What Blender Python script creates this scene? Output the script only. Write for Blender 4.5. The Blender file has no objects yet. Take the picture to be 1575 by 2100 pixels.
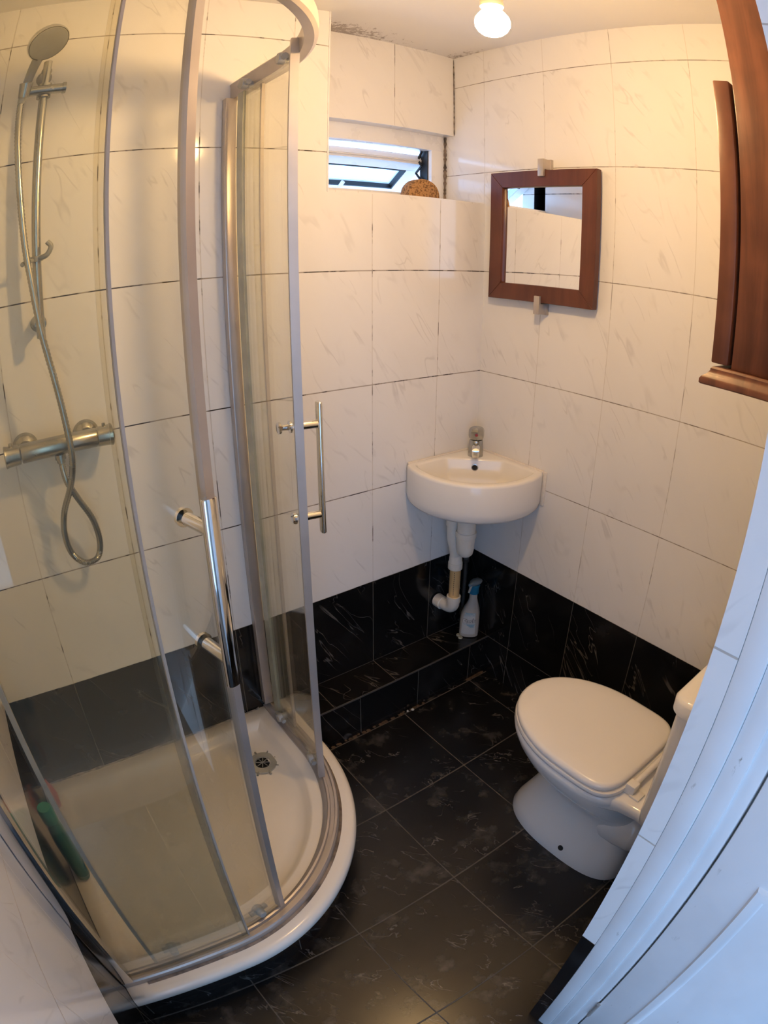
import bpy, bmesh, math, random
from mathutils import Vector, Matrix
random.seed(7)
C = bpy.context.scene.collection
S = bpy.context.scene
PI = math.pi
R = math.radians

# ------------------------------------------------------------------ camera
cam = bpy.data.cameras.new('camera')
cam_o = bpy.data.objects.new('camera', cam)
C.objects.link(cam_o)
S.camera = cam_o
cam_o.location = (-1.4502, -1.4334, 1.5208)
cam_o.rotation_euler = (1.15704, -0.00402, -0.63203)
cam.type = 'PANO'
cam.sensor_fit = 'VERTICAL'
cam.sensor_height = 36.0
cam.sensor_width = 27.0
cam.clip_start = 0.01
F0, K2, K3 = 1240.516, -0.097623, 0.103685      # clip-on fisheye lens: theta = r/F0*(1+K2 q^2+K3 q^3), q = r/1000 px
_s = 2100 / 36.0
lens = {'k0': 0.0, 'k1': _s / F0, 'k2': 0.0, 'k3': K2 / F0 * _s**3 / 1e6, 'k4': K3 / F0 * _s**4 / 1e9}
for tgt in (cam, getattr(cam, "cycles", None)):
    try:
        tgt.panorama_type = 'FISHEYE_LENS_POLYNOMIAL'
        tgt.fisheye_fov = 3.0
        for k, v in lens.items():
            setattr(tgt, 'fisheye_polynomial_' + k, -v)
        break
    except Exception:
        pass

# ------------------------------------------------------------------ world, light, exposure
wd = bpy.data.worlds.new('world')
S.world = wd
wd.use_nodes = True
WORLD = ((0.43, 0.71, 1.22), 2.6, 5.5)     # colour, hallway side, garden side
bgn = wd.node_tree.nodes['Background']
bgn.inputs[0].default_value = (*WORLD[0], 1)
_t = wd.node_tree; _g = _t.nodes.new('ShaderNodeTexCoord'); _x = _t.nodes.new('ShaderNodeSeparateXYZ'); _r = _t.nodes.new('ShaderNodeMapRange')
_t.links.new(_g.outputs['Generated'], _x.inputs[0]); _t.links.new(_x.outputs[1], _r.inputs[0])
for _i, _v in enumerate((0.0, 0.5, WORLD[1], WORLD[2])): _r.inputs[_i + 1].default_value = _v
_t.links.new(_r.outputs[0], bgn.inputs[1])
S.view_settings.view_transform = 'Standard'
S.view_settings.look = 'None'
S.view_settings.gamma = 1.0
S.view_settings.use_curve_mapping = False
S.view_settings.exposure = 0.0
BULB_POWER = 515.0
BULB_COL = (1.0, 0.63, 0.275)
HALL_W = 2.5
def area(name, loc, rot, sx, sy, power, col):
    l = bpy.data.lights.new(name, 'AREA'); l.shape = 'RECTANGLE'; l.size = sx; l.size_y = sy
    l.energy = power; l.color = col
    o = bpy.data.objects.new(name, l); C.objects.link(o); o.location = loc; o.rotation_euler = rot
    return o
# daylight coming in through the hallway window behind the photographer
area('hallway_window_light', (-1.95, -3.05, 1.75), (R(90), 0, R(-12)), 0.55, 0.8, HALL_W, (0.62, 0.8, 1.0))
try:
    S.cycles.use_denoising = True
    S.cycles.max_bounces = 9
    S.cycles.use_adaptive_sampling = True
    S.cycles.adaptive_threshold = 0.02
    S.cycles.transparent_max_bounces = 24
    S.cycles.sample_clamp_indirect = 6.0
except Exception:
    pass

# ------------------------------------------------------------------ node helper and materials
class N:
    def __init__(s, name):
        s.m = bpy.data.materials.new(name); s.m.use_nodes = True
        s.t = s.m.node_tree; s.t.nodes.clear()
        s.out = s.t.nodes.new('ShaderNodeOutputMaterial')
    def n(s, typ, **kw):
        x = s.t.nodes.new(typ)
        for k, v in kw.items(): setattr(x, k, v)
        return x
    def put(s, sock, v):
        if isinstance(v, bpy.types.NodeSocket): s.t.links.new(v, sock)
        elif v is not None: sock.default_value = v
    def math(s, op, a, b=None, c=None, clamp=False):
        x = s.n('ShaderNodeMath', operation=op); x.use_clamp = clamp
        s.put(x.inputs[0], a)
        if b is not None: s.put(x.inputs[1], b)
        if c is not None: s.put(x.inputs[2], c)
        return x.outputs[0]
    def ramp(s, v, a, b, x=0.0, y=1.0):
        r = s.n('ShaderNodeMapRange'); r.interpolation_type = 'SMOOTHSTEP'
        s.put(r.inputs[0], v); s.put(r.inputs[1], a); s.put(r.inputs[2], b); s.put(r.inputs[3], x); s.put(r.inputs[4], y)
        return r.outputs[0]
    def noise(s, vec, scale, detail=3.0, rough=0.5, dist=0.0):
        x = s.n('ShaderNodeTexNoise'); s.put(x.inputs['Vector'], vec)
        x.inputs['Scale'].default_value = scale; x.inputs['Detail'].default_value = detail
        x.inputs['Roughness'].default_value = rough; x.inputs['Distortion'].default_value = dist
        return x.outputs[0]
    def xyz(s, x, y, z):
        c = s.n('ShaderNodeCombineXYZ')
        for i, v in enumerate((x, y, z)): s.put(c.inputs[i], v)
        return c.outputs[0]
    def pos(s):
        g = s.n('ShaderNodeNewGeometry'); p = s.n('ShaderNodeSeparateXYZ')
        s.t.links.new(g.outputs['Position'], p.inputs[0])
        return g.outputs['Position'], p.outputs[0], p.outputs[1], p.outputs[2]
    def mix(s, f, a, b):
        x = s.n('ShaderNodeMix', data_type='RGBA')
        s.put(x.inputs[0], f)
        s.put(x.inputs[6], (*a, 1) if isinstance(a, tuple) and len(a) == 3 else a)
        s.put(x.inputs[7], (*b, 1) if isinstance(b, tuple) and len(b) == 3 else b)
        return x.outputs[2]
    def bsdf(s, col=None, rough=0.5, metal=0.0, **kw):
        b = s.n('ShaderNodeBsdfPrincipled')
        s.put(b.inputs['Base Color'], (*col, 1) if isinstance(col, tuple) and len(col) == 3 else col)
        s.put(b.inputs['Roughness'], rough); s.put(b.inputs['Metallic'], metal)
        for k, v in kw.items(): s.put(b.inputs[k.replace('_', ' ')], v)
        return b
    def bump(s, h, strength, dist):
        b = s.n('ShaderNodeBump'); b.inputs['Strength'].default_value = strength; b.inputs['Distance'].default_value = dist
        s.put(b.inputs['Height'], h); return b.outputs[0]
    def end(s, sh):
        s.t.links.new(sh if isinstance(sh, bpy.types.NodeSocket) else sh.outputs[0], s.out.inputs[0]); return s.m

def plain(name, col, rough=0.4, metal=0.0, var=0.06, vs=14.0, bump=0.0, **kw):
    """one coloured surface with slight uneven tone"""
    s = N(name); p, x, y, z = s.pos()
    n = s.noise(p, vs, 4)
    c = s.mix(s.ramp(n, 0.3, 0.7), tuple(max(0, v * (1 - var)) for v in col), tuple(v * (1 + var) for v in col))
    b = s.bsdf(c, s.math('ADD', s.math('MULTIPLY', n, 0.08), rough - 0.04), metal, **kw)
    if bump: s.put(b.inputs['Normal'], s.bump(s.noise(p, vs * 6, 5), bump, 0.001))
    return s.end(b)

def tile(name, U, V, ou, ov, tw, th, dado=None, black=False, floor=False, nov=False, nou=False, gw=0.0032, mold=1.0, flip=1.0):
    s = N(name); p, x, y, z = s.pos(); ax = {'x': x, 'y': y, 'z': z}
    u0, v0 = ax[U], ax[V]
    u = s.math('DIVIDE', s.math('SUBTRACT', u0, ou), tw); v = s.math('DIVIDE', s.math('SUBTRACT', v0, ov), th)
    def grout(c, size, w):
        f = s.math('FRACT', c); e = s.math('MINIMUM', f, s.math('SUBTRACT', 1.0, f))
        return s.ramp(s.math('MULTIPLY', e, size), w * 0.35, w * 0.65, 1.0, 0.0)
    wob = s.math('MULTIPLY', s.math('SUBTRACT', s.noise(p, 60, 2), 0.5), 0.0008)
    gu = 0.0 if nou else grout(s.math('ADD', u, wob), tw, gw * 0.8)
    gv = 0.0 if nov else grout(s.math('ADD', v, wob), th, gw)
    rnd = s.n('ShaderNodeTexWhiteNoise', noise_dimensions='3D')
    s.t.links.new(s.xyz(s.math('FLOOR', u), s.math('FLOOR', v), 0.37), rnd.inputs[0])
    rc = s.n('ShaderNodeSeparateXYZ'); s.t.links.new(rnd.outputs['Color'], rc.inputs[0])
    # tile-local coordinates, turned so the veins run down to the right
    ca, sa = math.cos(R(-58)), math.sin(R(-58))
    uf = s.math('MULTIPLY', u0, flip)
    a = s.math('ADD', s.math('MULTIPLY', uf, ca), s.math('MULTIPLY', v0, sa))
    b = s.math('SUBTRACT', s.math('MULTIPLY', v0, ca), s.math('MULTIPLY', uf, sa))
    def vein(sa_, sb_, scale, w, off, seed, lo=0.5, hi=0.62):
        vec = s.xyz(s.math('ADD', s.math('MULTIPLY', a, sa_), s.math('MULTIPLY', rc.outputs[0], off)),
                    s.math('ADD', s.math('MULTIPLY', b, sb_), s.math('MULTIPLY', rc.outputs[1], off)),
                    s.math('ADD', s.math('MULTIPLY', rc.outputs[2], off), seed))
        n = s.noise(vec, scale, 2.5 if not black and dado is None or not black and seed in (1.0, 3.0) else 4, 0.5, 0.35 if seed in (1.0, 3.0) else 0.6)
        d = s.math('ABSOLUTE', s.math('SUBTRACT', n, 0.5))
        l = s.ramp(d, 0.0, w, 1.0, 0.0)
        vec2 = s.xyz(s.math('ADD', u0, s.math('MULTIPLY', rc.outputs[1], off)), s.math('ADD', v0, s.math('MULTIPLY', rc.outputs[0], off)), seed + 5.0)
        return s.math('MULTIPLY', l, s.ramp(s.noise(vec2, 4.0 if seed in (2.0, 4.0) and not floor else 9, 2), lo, hi)), n
    # white marble look
    if not black:
        v1, n1 = vein(1.0, 4.6, 2.6, 0.016, 9.0, 1.0, 0.50, 0.64)
        v2, n2 = vein(1.4, 5.0, 2.2, 0.030, 9.0, 3.0, 0.48, 0.66)
        cl = s.ramp(s.noise(s.xyz(a, s.math('MULTIPLY', b, 2.5), rc.outputs[0]), 4, 3), 0.35, 0.75)
        base = s.mix(s.math('MULTIPLY', cl, 0.22), (0.80, 0.785, 0.765), (0.71, 0.695, 0.675))
        vv = s.math('MAXIMUM', s.math('MULTIPLY', v1, 0.30), s.math('MULTIPLY', v2, 0.17), clamp=True)
        white = s.mix(vv, base, (0.42, 0.40, 0.385))
        dark = s.ramp(s.noise(p, 17, 5, 0.65), 0.47, 0.56)
        gh = s.mix(s.math('MULTIPLY', dark, mold), tuple(v * (1.35 - 0.35 * mold) for v in (0.36, 0.32, 0.28)), (0.035, 0.026, 0.02))
        dark2 = s.ramp(s.noise(p, 11, 4, 0.6), 0.52, 0.62)
        gvv = s.mix(s.math('MULTIPLY', dark2, mold), (0.64, 0.61, 0.57), (0.10, 0.08, 0.065))
        gcol = s.mix(gv, gvv, gh) if not nov else gvv
        g = s.math('MAXIMUM', gu, gv, clamp=True)
        white = s.mix(g, white, gcol)
        bw = s.bsdf(white, s.math('ADD', s.math('MULTIPLY', g, 0.6), 0.10))
        s.put(bw.inputs['Normal'], s.bump(s.math('ADD', s.math('SUBTRACT', 1.0, g), s.math('MULTIPLY', s.noise(p, 5, 2), 0.6)), 0.35, 0.0012))
        if dado is None: return s.end(bw)
    # black marble look
    if floor:
        v1, n1 = vein(4.0, 7.0, 2.0, 0.009, 7.0, 2.0, 0.52, 0.62)
        v2, n2 = vein(2.0, 8.0, 1.8, 0.006, 7.0, 4.0, 0.54, 0.62)
    else:
        v1, n1 = vein(0.9, 5.5, 1.7, 0.0065, 9.0, 2.0, 0.46, 0.56)
        v2, n2 = vein(2.0, 6.0, 1.3, 0.004, 9.0, 4.0, 0.50, 0.58)
    cl = s.ramp(s.noise(s.xyz(s.math('MULTIPLY', u0, 1.0), v0, s.math('MULTIPLY', rc.outputs[0], 5.0)), 13 if floor else 7, 5, 0.6), 0.50, 0.78)
    bb = s.mix(s.math('MULTIPLY', cl, 1.0 if floor else 0.35), (0.006, 0.006, 0.0065), (0.058, 0.054, 0.050))
    vv = s.math('MAXIMUM', v1, s.math('MULTIPLY', v2, 0.9), clamp=True)
    bb = s.mix(s.math('MULTIPLY', vv, 0.42 if floor else 0.48), bb, (0.22, 0.205, 0.19))
    gb = s.math('MAXIMUM', gu, 0.0)
    g2 = grout(s.math('ADD', v, wob), th, gw) if not nov else 0.0
    if dado is not None: g2 = grout(s.math('DIVIDE', s.math('SUBTRACT', v0, dado[1]), 0.333), 0.333, gw)
    gb = s.math('MAXIMUM', gb, g2, clamp=True)
    bb = s.mix(gb, bb, s.mix(s.noise(p, 14, 3), (0.05, 0.043, 0.035), (0.13, 0.115, 0.095)))
    kb = s.bsdf(bb, s.math('ADD', s.math('MULTIPLY', gb, 0.5), 0.27 if floor else 0.13))
    s.put(kb.inputs['Normal'], s.bump(s.math('ADD', s.math('SUBTRACT', 1.0, gb), s.math('MULTIPLY', s.noise(p, 6, 2), 0.5)), 0.3, 0.001))
    if black: return s.end(kb)
    m = s.n('ShaderNodeMixShader'); s.put(m.inputs[0], s.math('GREATER_THAN', v0, dado[0]))
    s.t.links.new(kb.outputs[0], m.inputs[1]); s.t.links.new(bw.outputs[0], m.inputs[2])
    return s.end(m)

Z0, ZL, TW, TH = 0.497, 0.166, 0.25, 0.33
M = {}
M['tb'] = tile('back_wall_tiles', 'x', 'z', -0.191, Z0, TW, TH, dado=(Z0, ZL))
M['tr'] = tile('right_wall_tiles', 'y', 'z', 0.006, Z0, TW, TH, dado=(Z0, ZL), mold=0.55, gw=0.0027, flip=-1.0)
M['tl'] = tile('left_wall_tiles', 'y', 'z', -0.07, Z0, TW, TH, dado=(Z0, ZL), mold=0.0)
M['tf'] = tile('front_wall_tiles', 'x', 'z', -0.63, Z0, TW, TH, dado=(Z0, ZL))
M['tre'] = tile('reveal_tiles', 'y', 'z', -1.0, Z0, 5.0, TH, dado=(Z0, ZL), nou=True, mold=0.0)
M['bulk'] = tile('bulkhead_tiles', 'x', 'z', -0.252, 1.60, TW, 0.5, nov=True, mold=0.7)
M['sill'] = tile('sill_tiles', 'x', 'y', -0.31, 0.5, TW, 2.0, nov=True)
M['floor'] = tile('floor_tiles', 'x', 'y', -0.0906, -0.4675, 0.3189, 0.3189, black=True, floor=True, gw=0.0036)
M['lt'] = tile('ledge_top_tiles', 'x', 'y', -0.191, 0.5, TW, 3.0, black=True, nov=True)
M['lf'] = tile('ledge_front_tiles', 'x', 'z', -0.0906, 3.0, TW, 9.0, black=True, nov=True)
M['pl'] = tile('plinth_tiles', 'x', 'z', -1.2, 3.0, 0.45, 9.0, black=True, nov=True)
M['ceramic'] = plain('white_ceramic', (0.83, 0.81, 0.78), 0.10, var=0.015, vs=3)
M['acrylic'] = plain('white_acrylic', (0.86, 0.81, 0.73), 0.20, var=0.03, vs=5)
M['seatp'] = plain('white_seat_plastic', (0.83, 0.80, 0.76), 0.22, var=0.015, vs=3)
M['chrome'] = plain('chrome', (0.78, 0.78, 0.77), 0.09, 1.0, var=0.03, vs=30)
M['dchrome'] = plain('limescaled_chrome', (0.43, 0.43, 0.41), 0.26, 0.9, var=0.04, vs=30)
M['alu'] = plain('satin_aluminium', (0.50, 0.455, 0.42), 0.33, 0.55, var=0.05)
M['seal'] = plain('dirty_seal_plastic', (0.40, 0.34, 0.28), 0.45, var=0.08)
M['grey'] = plain('grey_plastic', (0.36, 0.36, 0.34), 0.35, var=0.1)
M['pvc'] = plain('white_pvc', (0.80, 0.80, 0.80), 0.28, var=0.02)
M['pipe'] = plain('old_white_pipe', (0.74, 0.71, 0.65), 0.35, var=0.05)
M['ypipe'] = plain('yellowed_pipe', (0.62, 0.42, 0.20), 0.4, var=0.08)
def paint_mat():
    s = N('white_gloss_paint'); p, x, y, z = s.pos()
    v = s.xyz(x, y, s.math('MULTIPLY', z, 0.35)); n = s.noise(v, 45, 5, 0.6); g = s.noise(p, 6, 3)
    sc = s.math('MULTIPLY', s.ramp(n, 0.66, 0.71), s.ramp(g, 0.50, 0.60))
    c = s.mix(s.ramp(g, 0.3, 0.7), (0.72, 0.72, 0.72), (0.79, 0.79, 0.79)); c = s.mix(s.math('MULTIPLY', sc, 0.7), c, (0.20, 0.18, 0.14))
    b = s.bsdf(c, 0.3); s.put(b.inputs['Normal'], s.bump(s.noise(v, 30, 3), 0.12, 0.001)); return s.end(b)
M['paint'] = paint_mat()
M['gasket'] = plain('black_rubber', (0.012, 0.012, 0.012), 0.5)
M['dark'] = plain('dark_hole', (0.01, 0.009, 0.008), 0.8)
M['blue'] = plain('blue_plastic', (0.02, 0.17, 0.30), 0.35)
M['bottle'] = plain('clear_white_plastic', (0.44, 0.42, 0.39), 0.3, var=0.05)
M['label'] = None
M['green'] = plain('green_plastic', (0.005, 0.13, 0.085), 0.3)
M['yellow'] = plain('yellow_plastic', (0.65, 0.42, 0.05), 0.4)
M['red'] = plain('orange_red_plastic', (0.62, 0.10, 0.03), 0.4)
M['hall'] = plain('hallway_paint', (0.62, 0.58, 0.53), 0.7)
M['carpet'] = plain('hallway_carpet', (0.16, 0.12, 0.09), 0.95)
M['reddot'] = plain('red_enamel', (0.25, 0.01, 0.008), 0.3)
M['grime'] = plain('brown_grime', (0.085, 0.052, 0.030), 0.8, var=0.4, vs=60)

def wood(name, c1, c2, axis='z'):
    s = N(name); p, x, y, z = s.pos()
    sc = {'z': (9.0, 9.0, 0.9), 'y': (9.0, 0.9, 9.0)}[axis]
    vec = s.xyz(s.math('MULTIPLY', x, sc[0]), s.math('MULTIPLY', y, sc[1]), s.math('MULTIPLY', z, sc[2]))
    n = s.noise(vec, 3.0, 5, 0.6, 0.8); bl = s.noise(p, 9, 3)
    f = s.math('ADD', s.math('MULTIPLY', n, 0.6), s.math('MULTIPLY', bl, 0.4))
    c = s.mix(s.ramp(f, 0.35, 0.68), c1, c2)
    b = s.bsdf(c, 0.36); s.put(b.inputs['Normal'], s.bump(n, 0.1, 0.001))
    return s.end(b)
M['wood'] = wood('red_brown_stained_wood', (0.075, 0.020, 0.010), (0.125, 0.038, 0.019))
M['cwood'] = wood('brown_cabinet_wood', (0.085, 0.026, 0.012), (0.19, 0.068, 0.033))

def ceiling_mat():
    s = N('ceiling_paint'); p, x, y, z = s.pos()
    n = s.noise(p, 2.5, 3)
    base = s.mix(n, (0.82, 0.80, 0.78), (0.88, 0.87, 0.85))
    # black mould growing along the edge above the window recess and in the far corner
    d = s.math('SUBTRACT', 0.15, y)
    inrec = s.math('GREATER_THAN', x, -0.60)
    edge = s.math('MULTIPLY', s.ramp(d, 0.0, 0.19, 1.0, 0.0), inrec)
    along = s.math('ADD', s.ramp(s.math('ABSOLUTE', s.math('ADD', x, 0.50)), 0.03, 0.32, 0.95, 0.42), s.ramp(x, -0.06, 0.0, 0.0, 0.55))
    right = s.math('MULTIPLY', s.ramp(s.math('MULTIPLY', x, -1.0), 0.0, 0.08, 1.0, 0.0), s.ramp(d, 0.05, 0.25, 0.8, 0.0))
    k = s.math('MAXIMUM', s.math('MULTIPLY', edge, along), right)
    sp = s.noise(p, 55, 6, 0.8); bl = s.noise(p, 16, 3)
    th = s.math('SUBTRACT', 0.71, s.math('MULTIPLY', k, s.math('ADD', 0.16, s.math('MULTIPLY', bl, 0.42))))
    m = s.math('MULTIPLY', s.ramp(sp, th, s.math('ADD', th, 0.10)), s.math('GREATER_THAN', k, 0.02))
    m = s.math('MAXIMUM', m, s.math('MULTIPLY', k, 0.22))
    c = s.mix(s.math('MULTIPLY', m, 0.72), base, (0.20, 0.145, 0.115))
    return s.end(s.bsdf(c, 0.6))
M['ceil'] = ceiling_mat()

def glass_mat(name, tint, scum):
    """thin pane: clear with a reflection, and soap scum that gets thicker low down"""
    s = N(name); p, x, y, z = s.pos()
    t = s.n('ShaderNodeBsdfTransparent'); t.inputs[0].default_value = (*tint, 1)
    g = s.n('ShaderNodeBsdfGlossy'); g.inputs[0].default_value = (1, 1, 1, 1); g.inputs[1].default_value = 0.02
    fr = s.n('ShaderNodeFresnel'); fr.inputs[0].default_value = 1.45
    m = s.n('ShaderNodeMixShader'); s.put(m.inputs[0], s.math('MULTIPLY', fr.outputs[0], 0.42, clamp=True))
    s.t.links.new(t.outputs[0], m.inputs[1]); s.t.links.new(g.outputs[0], m.inputs[2])
    d1_ = s.n('ShaderNodeBsdfDiffuse'); d1_.inputs[0].default_value = (0.74, 0.67, 0.52, 1)
    d2_ = s.n('ShaderNodeBsdfTranslucent'); d2_.inputs[0].default_value = (0.74, 0.67, 0.52, 1)
    d = s.n('ShaderNodeMixShader'); d.inputs[0].default_value = 0.5
    s.t.links.new(d1_.outputs[0], d.inputs[1]); s.t.links.new(d2_.outputs[0], d.inputs[2])
    low = s.ramp(z, 0.1, 1.3, 1.0, 0.12)
    streak = s.noise(s.xyz(s.math('MULTIPLY', x, 22.0), s.math('MULTIPLY', y, 22.0), s.math('MULTIPLY', z, 1.5)), 1.0, 4)
    cover = s.math('MULTIPLY', s.math('MULTIPLY', low, s.ramp(streak, 0.2, 0.8, 0.6, 1.2)), scum)
    m2 = s.n('ShaderNodeMixShader'); s.put(m2.inputs[0], cover)
    s.t.links.new(m.outputs[0], m2.inputs[1]); s.t.links.new(d.outputs[0], m2.inputs[2])
    return s.end(m2)
M['glass'] = glass_mat('shower_glass', (0.972, 0.970, 0.925), 0.042)
M['clearseal'] = glass_mat('clear_plastic_seal', (0.95, 0.93, 0.88), 0.10)
M['edge'] = plain('green_glass_edge', (0.40, 0.40, 0.31), 0.2, var=0.12)
M['wglass'] = glass_mat('window_glass', (0.80, 0.88, 0.92), 0.25)
def silver():
    s = N('mirror_silver'); b = s.bsdf((0.93, 0.93, 0.91), 0.0, 1.0); return s.end(b)
M['silver'] = silver()
def sponge_mat():
    s = N('yellow_sponge'); p, x, y, z = s.pos()
    n = s.noise(p, 160, 2); c = s.mix(s.ramp(n, 0.38, 0.55), (0.17, 0.085, 0.03), (0.40, 0.22, 0.09))
    b = s.bsdf(c, 0.9); s.put(b.inputs['Normal'], s.bump(n, 0.8, 0.002)); return s.end(b)
M['sponge'] = sponge_mat()
def label_mat():
    s = N('bottle_label_print'); p, x, y, z = s.pos()
    n = s.noise(p, 38, 2)
    f = s.math('MULTIPLY', s.ramp(z, 0.245, 0.30), s.ramp(n, 0.42, 0.55))
    f2 = s.math('MULTIPLY', s.ramp(s.math('ABSOLUTE', s.math('SUBTRACT', z, 0.222)), 0.003, 0.012, 1.0, 0.0), s.ramp(n, 0.4, 0.5))
    c = s.mix(s.math('MAXIMUM', f, s.math('MULTIPLY', f2, 0.6), clamp=True), (0.52, 0.55, 0.57), (0.04, 0.27, 0.45))
    return s.end(s.bsdf(c, 0.4))
M['label'] = label_mat()
def emit(name, col, st):
    s = N(name); e = s.n('ShaderNodeEmission'); e.inputs[0].default_value = (*col, 1); e.inputs[1].default_value = st
    return s.end(e)
M['bulb'] = emit('lit_bulb_glass', BULB_COL, BULB_POWER)

# ------------------------------------------------------------------ mesh helpers
def B(): return bmesh.new()
def box(bm, x0, x1, y0, y1, z0, z1, bev=0.0, seg=2, mi=0):
    vs = [bm.verts.new((x, y, z)) for x in (x0, x1) for y in (y0, y1) for z in (z0, z1)]
    idx = [(0, 1, 3, 2), (4, 6, 7, 5), (0, 4, 5, 1), (2, 3, 7, 6), (0, 2, 6, 4), (1, 5, 7, 3)]
    fs = [bm.faces.new([vs[i] for i in f]) for f in idx]
    for f in fs: f.material_index = mi
    if bev:
        es = list({e for f in fs for e in f.edges})
        bmesh.ops.bevel(bm, geom=es, offset=bev, segments=seg, profile=0.5, affect='EDGES')
    return bm
def rings(bm, loops, cap0=True, cap1=True, closed=True):
    prev = None; first = None
    for lp in loops:
        cur = [bm.verts.new(p) for p in lp]
        if prev:
            n = len(cur)
            for i in range(n if closed else n - 1):
                j = (i + 1) % n
                bm.faces.new((prev[i], prev[j], cur[j], cur[i]))
        else: first = cur
        prev = cur
    if cap0: bm.faces.new(list(reversed(first)))
    if cap1: bm.faces.new(prev)
    return bm
def frame(axis):
    a = Vector(axis).normalized(); t = Vector((0, 0, 1)) if abs(a.z) < 0.9 else Vector((1, 0, 0))
    u = a.cross(t).normalized(); v = a.cross(u).normalized(); return a, u, v
def lathe(bm, o, axis, prof, n=28, cap=True):
    """prof = [(distance along axis, radius)]"""
    o = Vector(o); a, u, v = frame(axis); loops = []
    for d, r in prof:
        loops.append([o + a * d + (u * math.cos(2 * PI * i / n) + v * math.sin(2 * PI * i / n)) * max(r, 1e-5) for i in range(n)])
    return rings(bm, loops, cap, cap)
def smooth_path(pts, k=6):
    P = [Vector(p) for p in pts]; P = [P[0] * 2 - P[1]] + P + [P[-1] * 2 - P[-2]]; out = []
    for i in range(1, len(P) - 2):
        for j in range(k):
            t = j / k; a, b, c, d = P[i - 1], P[i], P[i + 1], P[i + 2]
            out.append(0.5 * ((2 * b) + (-a + c) * t + (2 * a - 5 * b + 4 * c - d) * t * t + (-a + 3 * b - 3 * c + d) * t ** 3))
    out.append(P[-2]); return out
def tube(bm, pts, r, n=14, cap=True, rf=None):
    P = [Vector(p) for p in pts]; loops = []; up = None
    for i, p in enumerate(P):
        t = (P[min(i + 1, len(P) - 1)] - P[max(i - 1, 0)]).normalized()
        if up is None: a, u, v = frame(t)
        else:
            u = (up - t * up.dot(t)).normalized(); v = t.cross(u)
        up = u
        rr = rf(i) if rf else r
        loops.append([p + (u * math.cos(2 * PI * k / n) + v * math.sin(2 * PI * k / n)) * rr for k in range(n)])
    return rings(bm, loops, cap, cap)
def sweep(bm, path, prof, up=(0, 0, 1), cap=True):
    """profile [(outward, up)] swept along path of (point, outward normal)"""
    loops = [[Vector(p) + Vector(nn) * a + Vector(up) * b for a, b in prof] for p, nn in path]
    return rings(bm, loops, cap, cap)

def wpos(o):
    v = Vector(o.location)
    while o.parent is not None: o = o.parent; v += Vector(o.location)
    return v
def obj(name, bm, mat, parent=None, smooth=35, label=None, kind=None):
    me = bpy.data.meshes.new(name)
    bmesh.ops.recalc_face_normals(bm, faces=bm.faces)
    bm.to_mesh(me); bm.free()
    for m in (mat if isinstance(mat, (list, tuple)) else [mat]): me.materials.append(m)
    if smooth:
        me.shade_smooth(); me.set_sharp_from_angle(angle=R(smooth))
    o = bpy.data.objects.new(name, me); C.objects.link(o)
    if parent is not None:
        base = wpos(parent)
        o.parent = parent; o.location = -base
    if label: o['label'] = label
    if kind: o['kind'] = kind
    return o
def thing(name, loc, label, cat, group=None):
    o = bpy.data.objects.new(name, None); o.empty_display_size = 0.05; C.objects.link(o); o.location = loc
    o['label'] = label; o['category'] = cat
    if group: o['group'] = group
    return o
def tag(o, label, cat, group=None):
    o['label'] = label; o['category'] = cat
    if group: o['group'] = group
    return o
def struct(name, bm, mat, parent=None, smooth=0, label=None):
    o = obj(name, bm, mat, parent, smooth)
    if parent is None: o['kind'] = 'structure'
    if label: o['label'] = label
    return o

# ------------------------------------------------------------------ room shell
XL, YF, ZC = -1.66, -1.262, 2.272
XJ = -0.885            # doorway reveal
b = B(); box(b, XL - 0.1, 0.12, -1.42, 0.30, -0.1, 0.0); struct('floor', b, M['floor'])
b = B(); box(b, XL - 0.1, 0.12, -1.30, 0.30, ZC, ZC + 0.1); struct('ceiling', b, M['ceil'])
b = B()
box(b, XL - 0.1, -0.585, 0.0, 0.32, 0, ZC)
box(b, -0.585, 0.12, 0.0, 0.32, 0, 1.706)
box(b, -0.585, 0.0, 0.15, 0.32, 1.962, ZC, mi=1)
struct('wall_back', b, [M['tb'], M['bulk']])
b = B(); box(b, -0.585, 0.0, 0.0, 0.20, 1.706, 1.711); struct('trim_1', b, M['sill'])
b = B(); box(b, -0.5872, -0.583, -0.0025, 0.012, 1.706, ZC); struct('trim_2', b, M['pvc'])
b = B(); box(b, 0.0, 0.12, -1.30, 0.32, 0, ZC); struct('wall_right', b, M['tr'])
b = B(); box(b, XL - 0.1, XL, -1.42, 0.0, 0, ZC); struct('wall_left', b, M['tl'])
b = B(); box(b, XJ + 0.002, 0.0, -1.294, YF, 0, ZC); box(b, XL, XJ + 0.002, -1.294, YF, 2.02, ZC)
box(b, XJ, XJ + 0.0022, -1.294, YF + 0.0003, 0, 2.02, mi=1)
struct('wall_front', b, [M['tf'], M['tre']])
# boxed-in pipe ledge along the back wall, tiled black
b = B(); box(b, -0.80, 0.0, -0.1352, 0.0, 0.0, ZL)
for f in b.faces:
    f.material_index = 0 if abs(f.calc_center_median().z - ZL) < 1e-4 else 1
struct('trim_3', b, [M['lt'], M['lf']])
b = B(); box(b, -0.80, 0.0, -0.1382, -0.1345, ZL - 0.004, ZL + 0.0012); struct('trim_4', b, plain('ledge_edge_grout', (0.075, 0.068, 0.06), 0.5))
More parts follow.
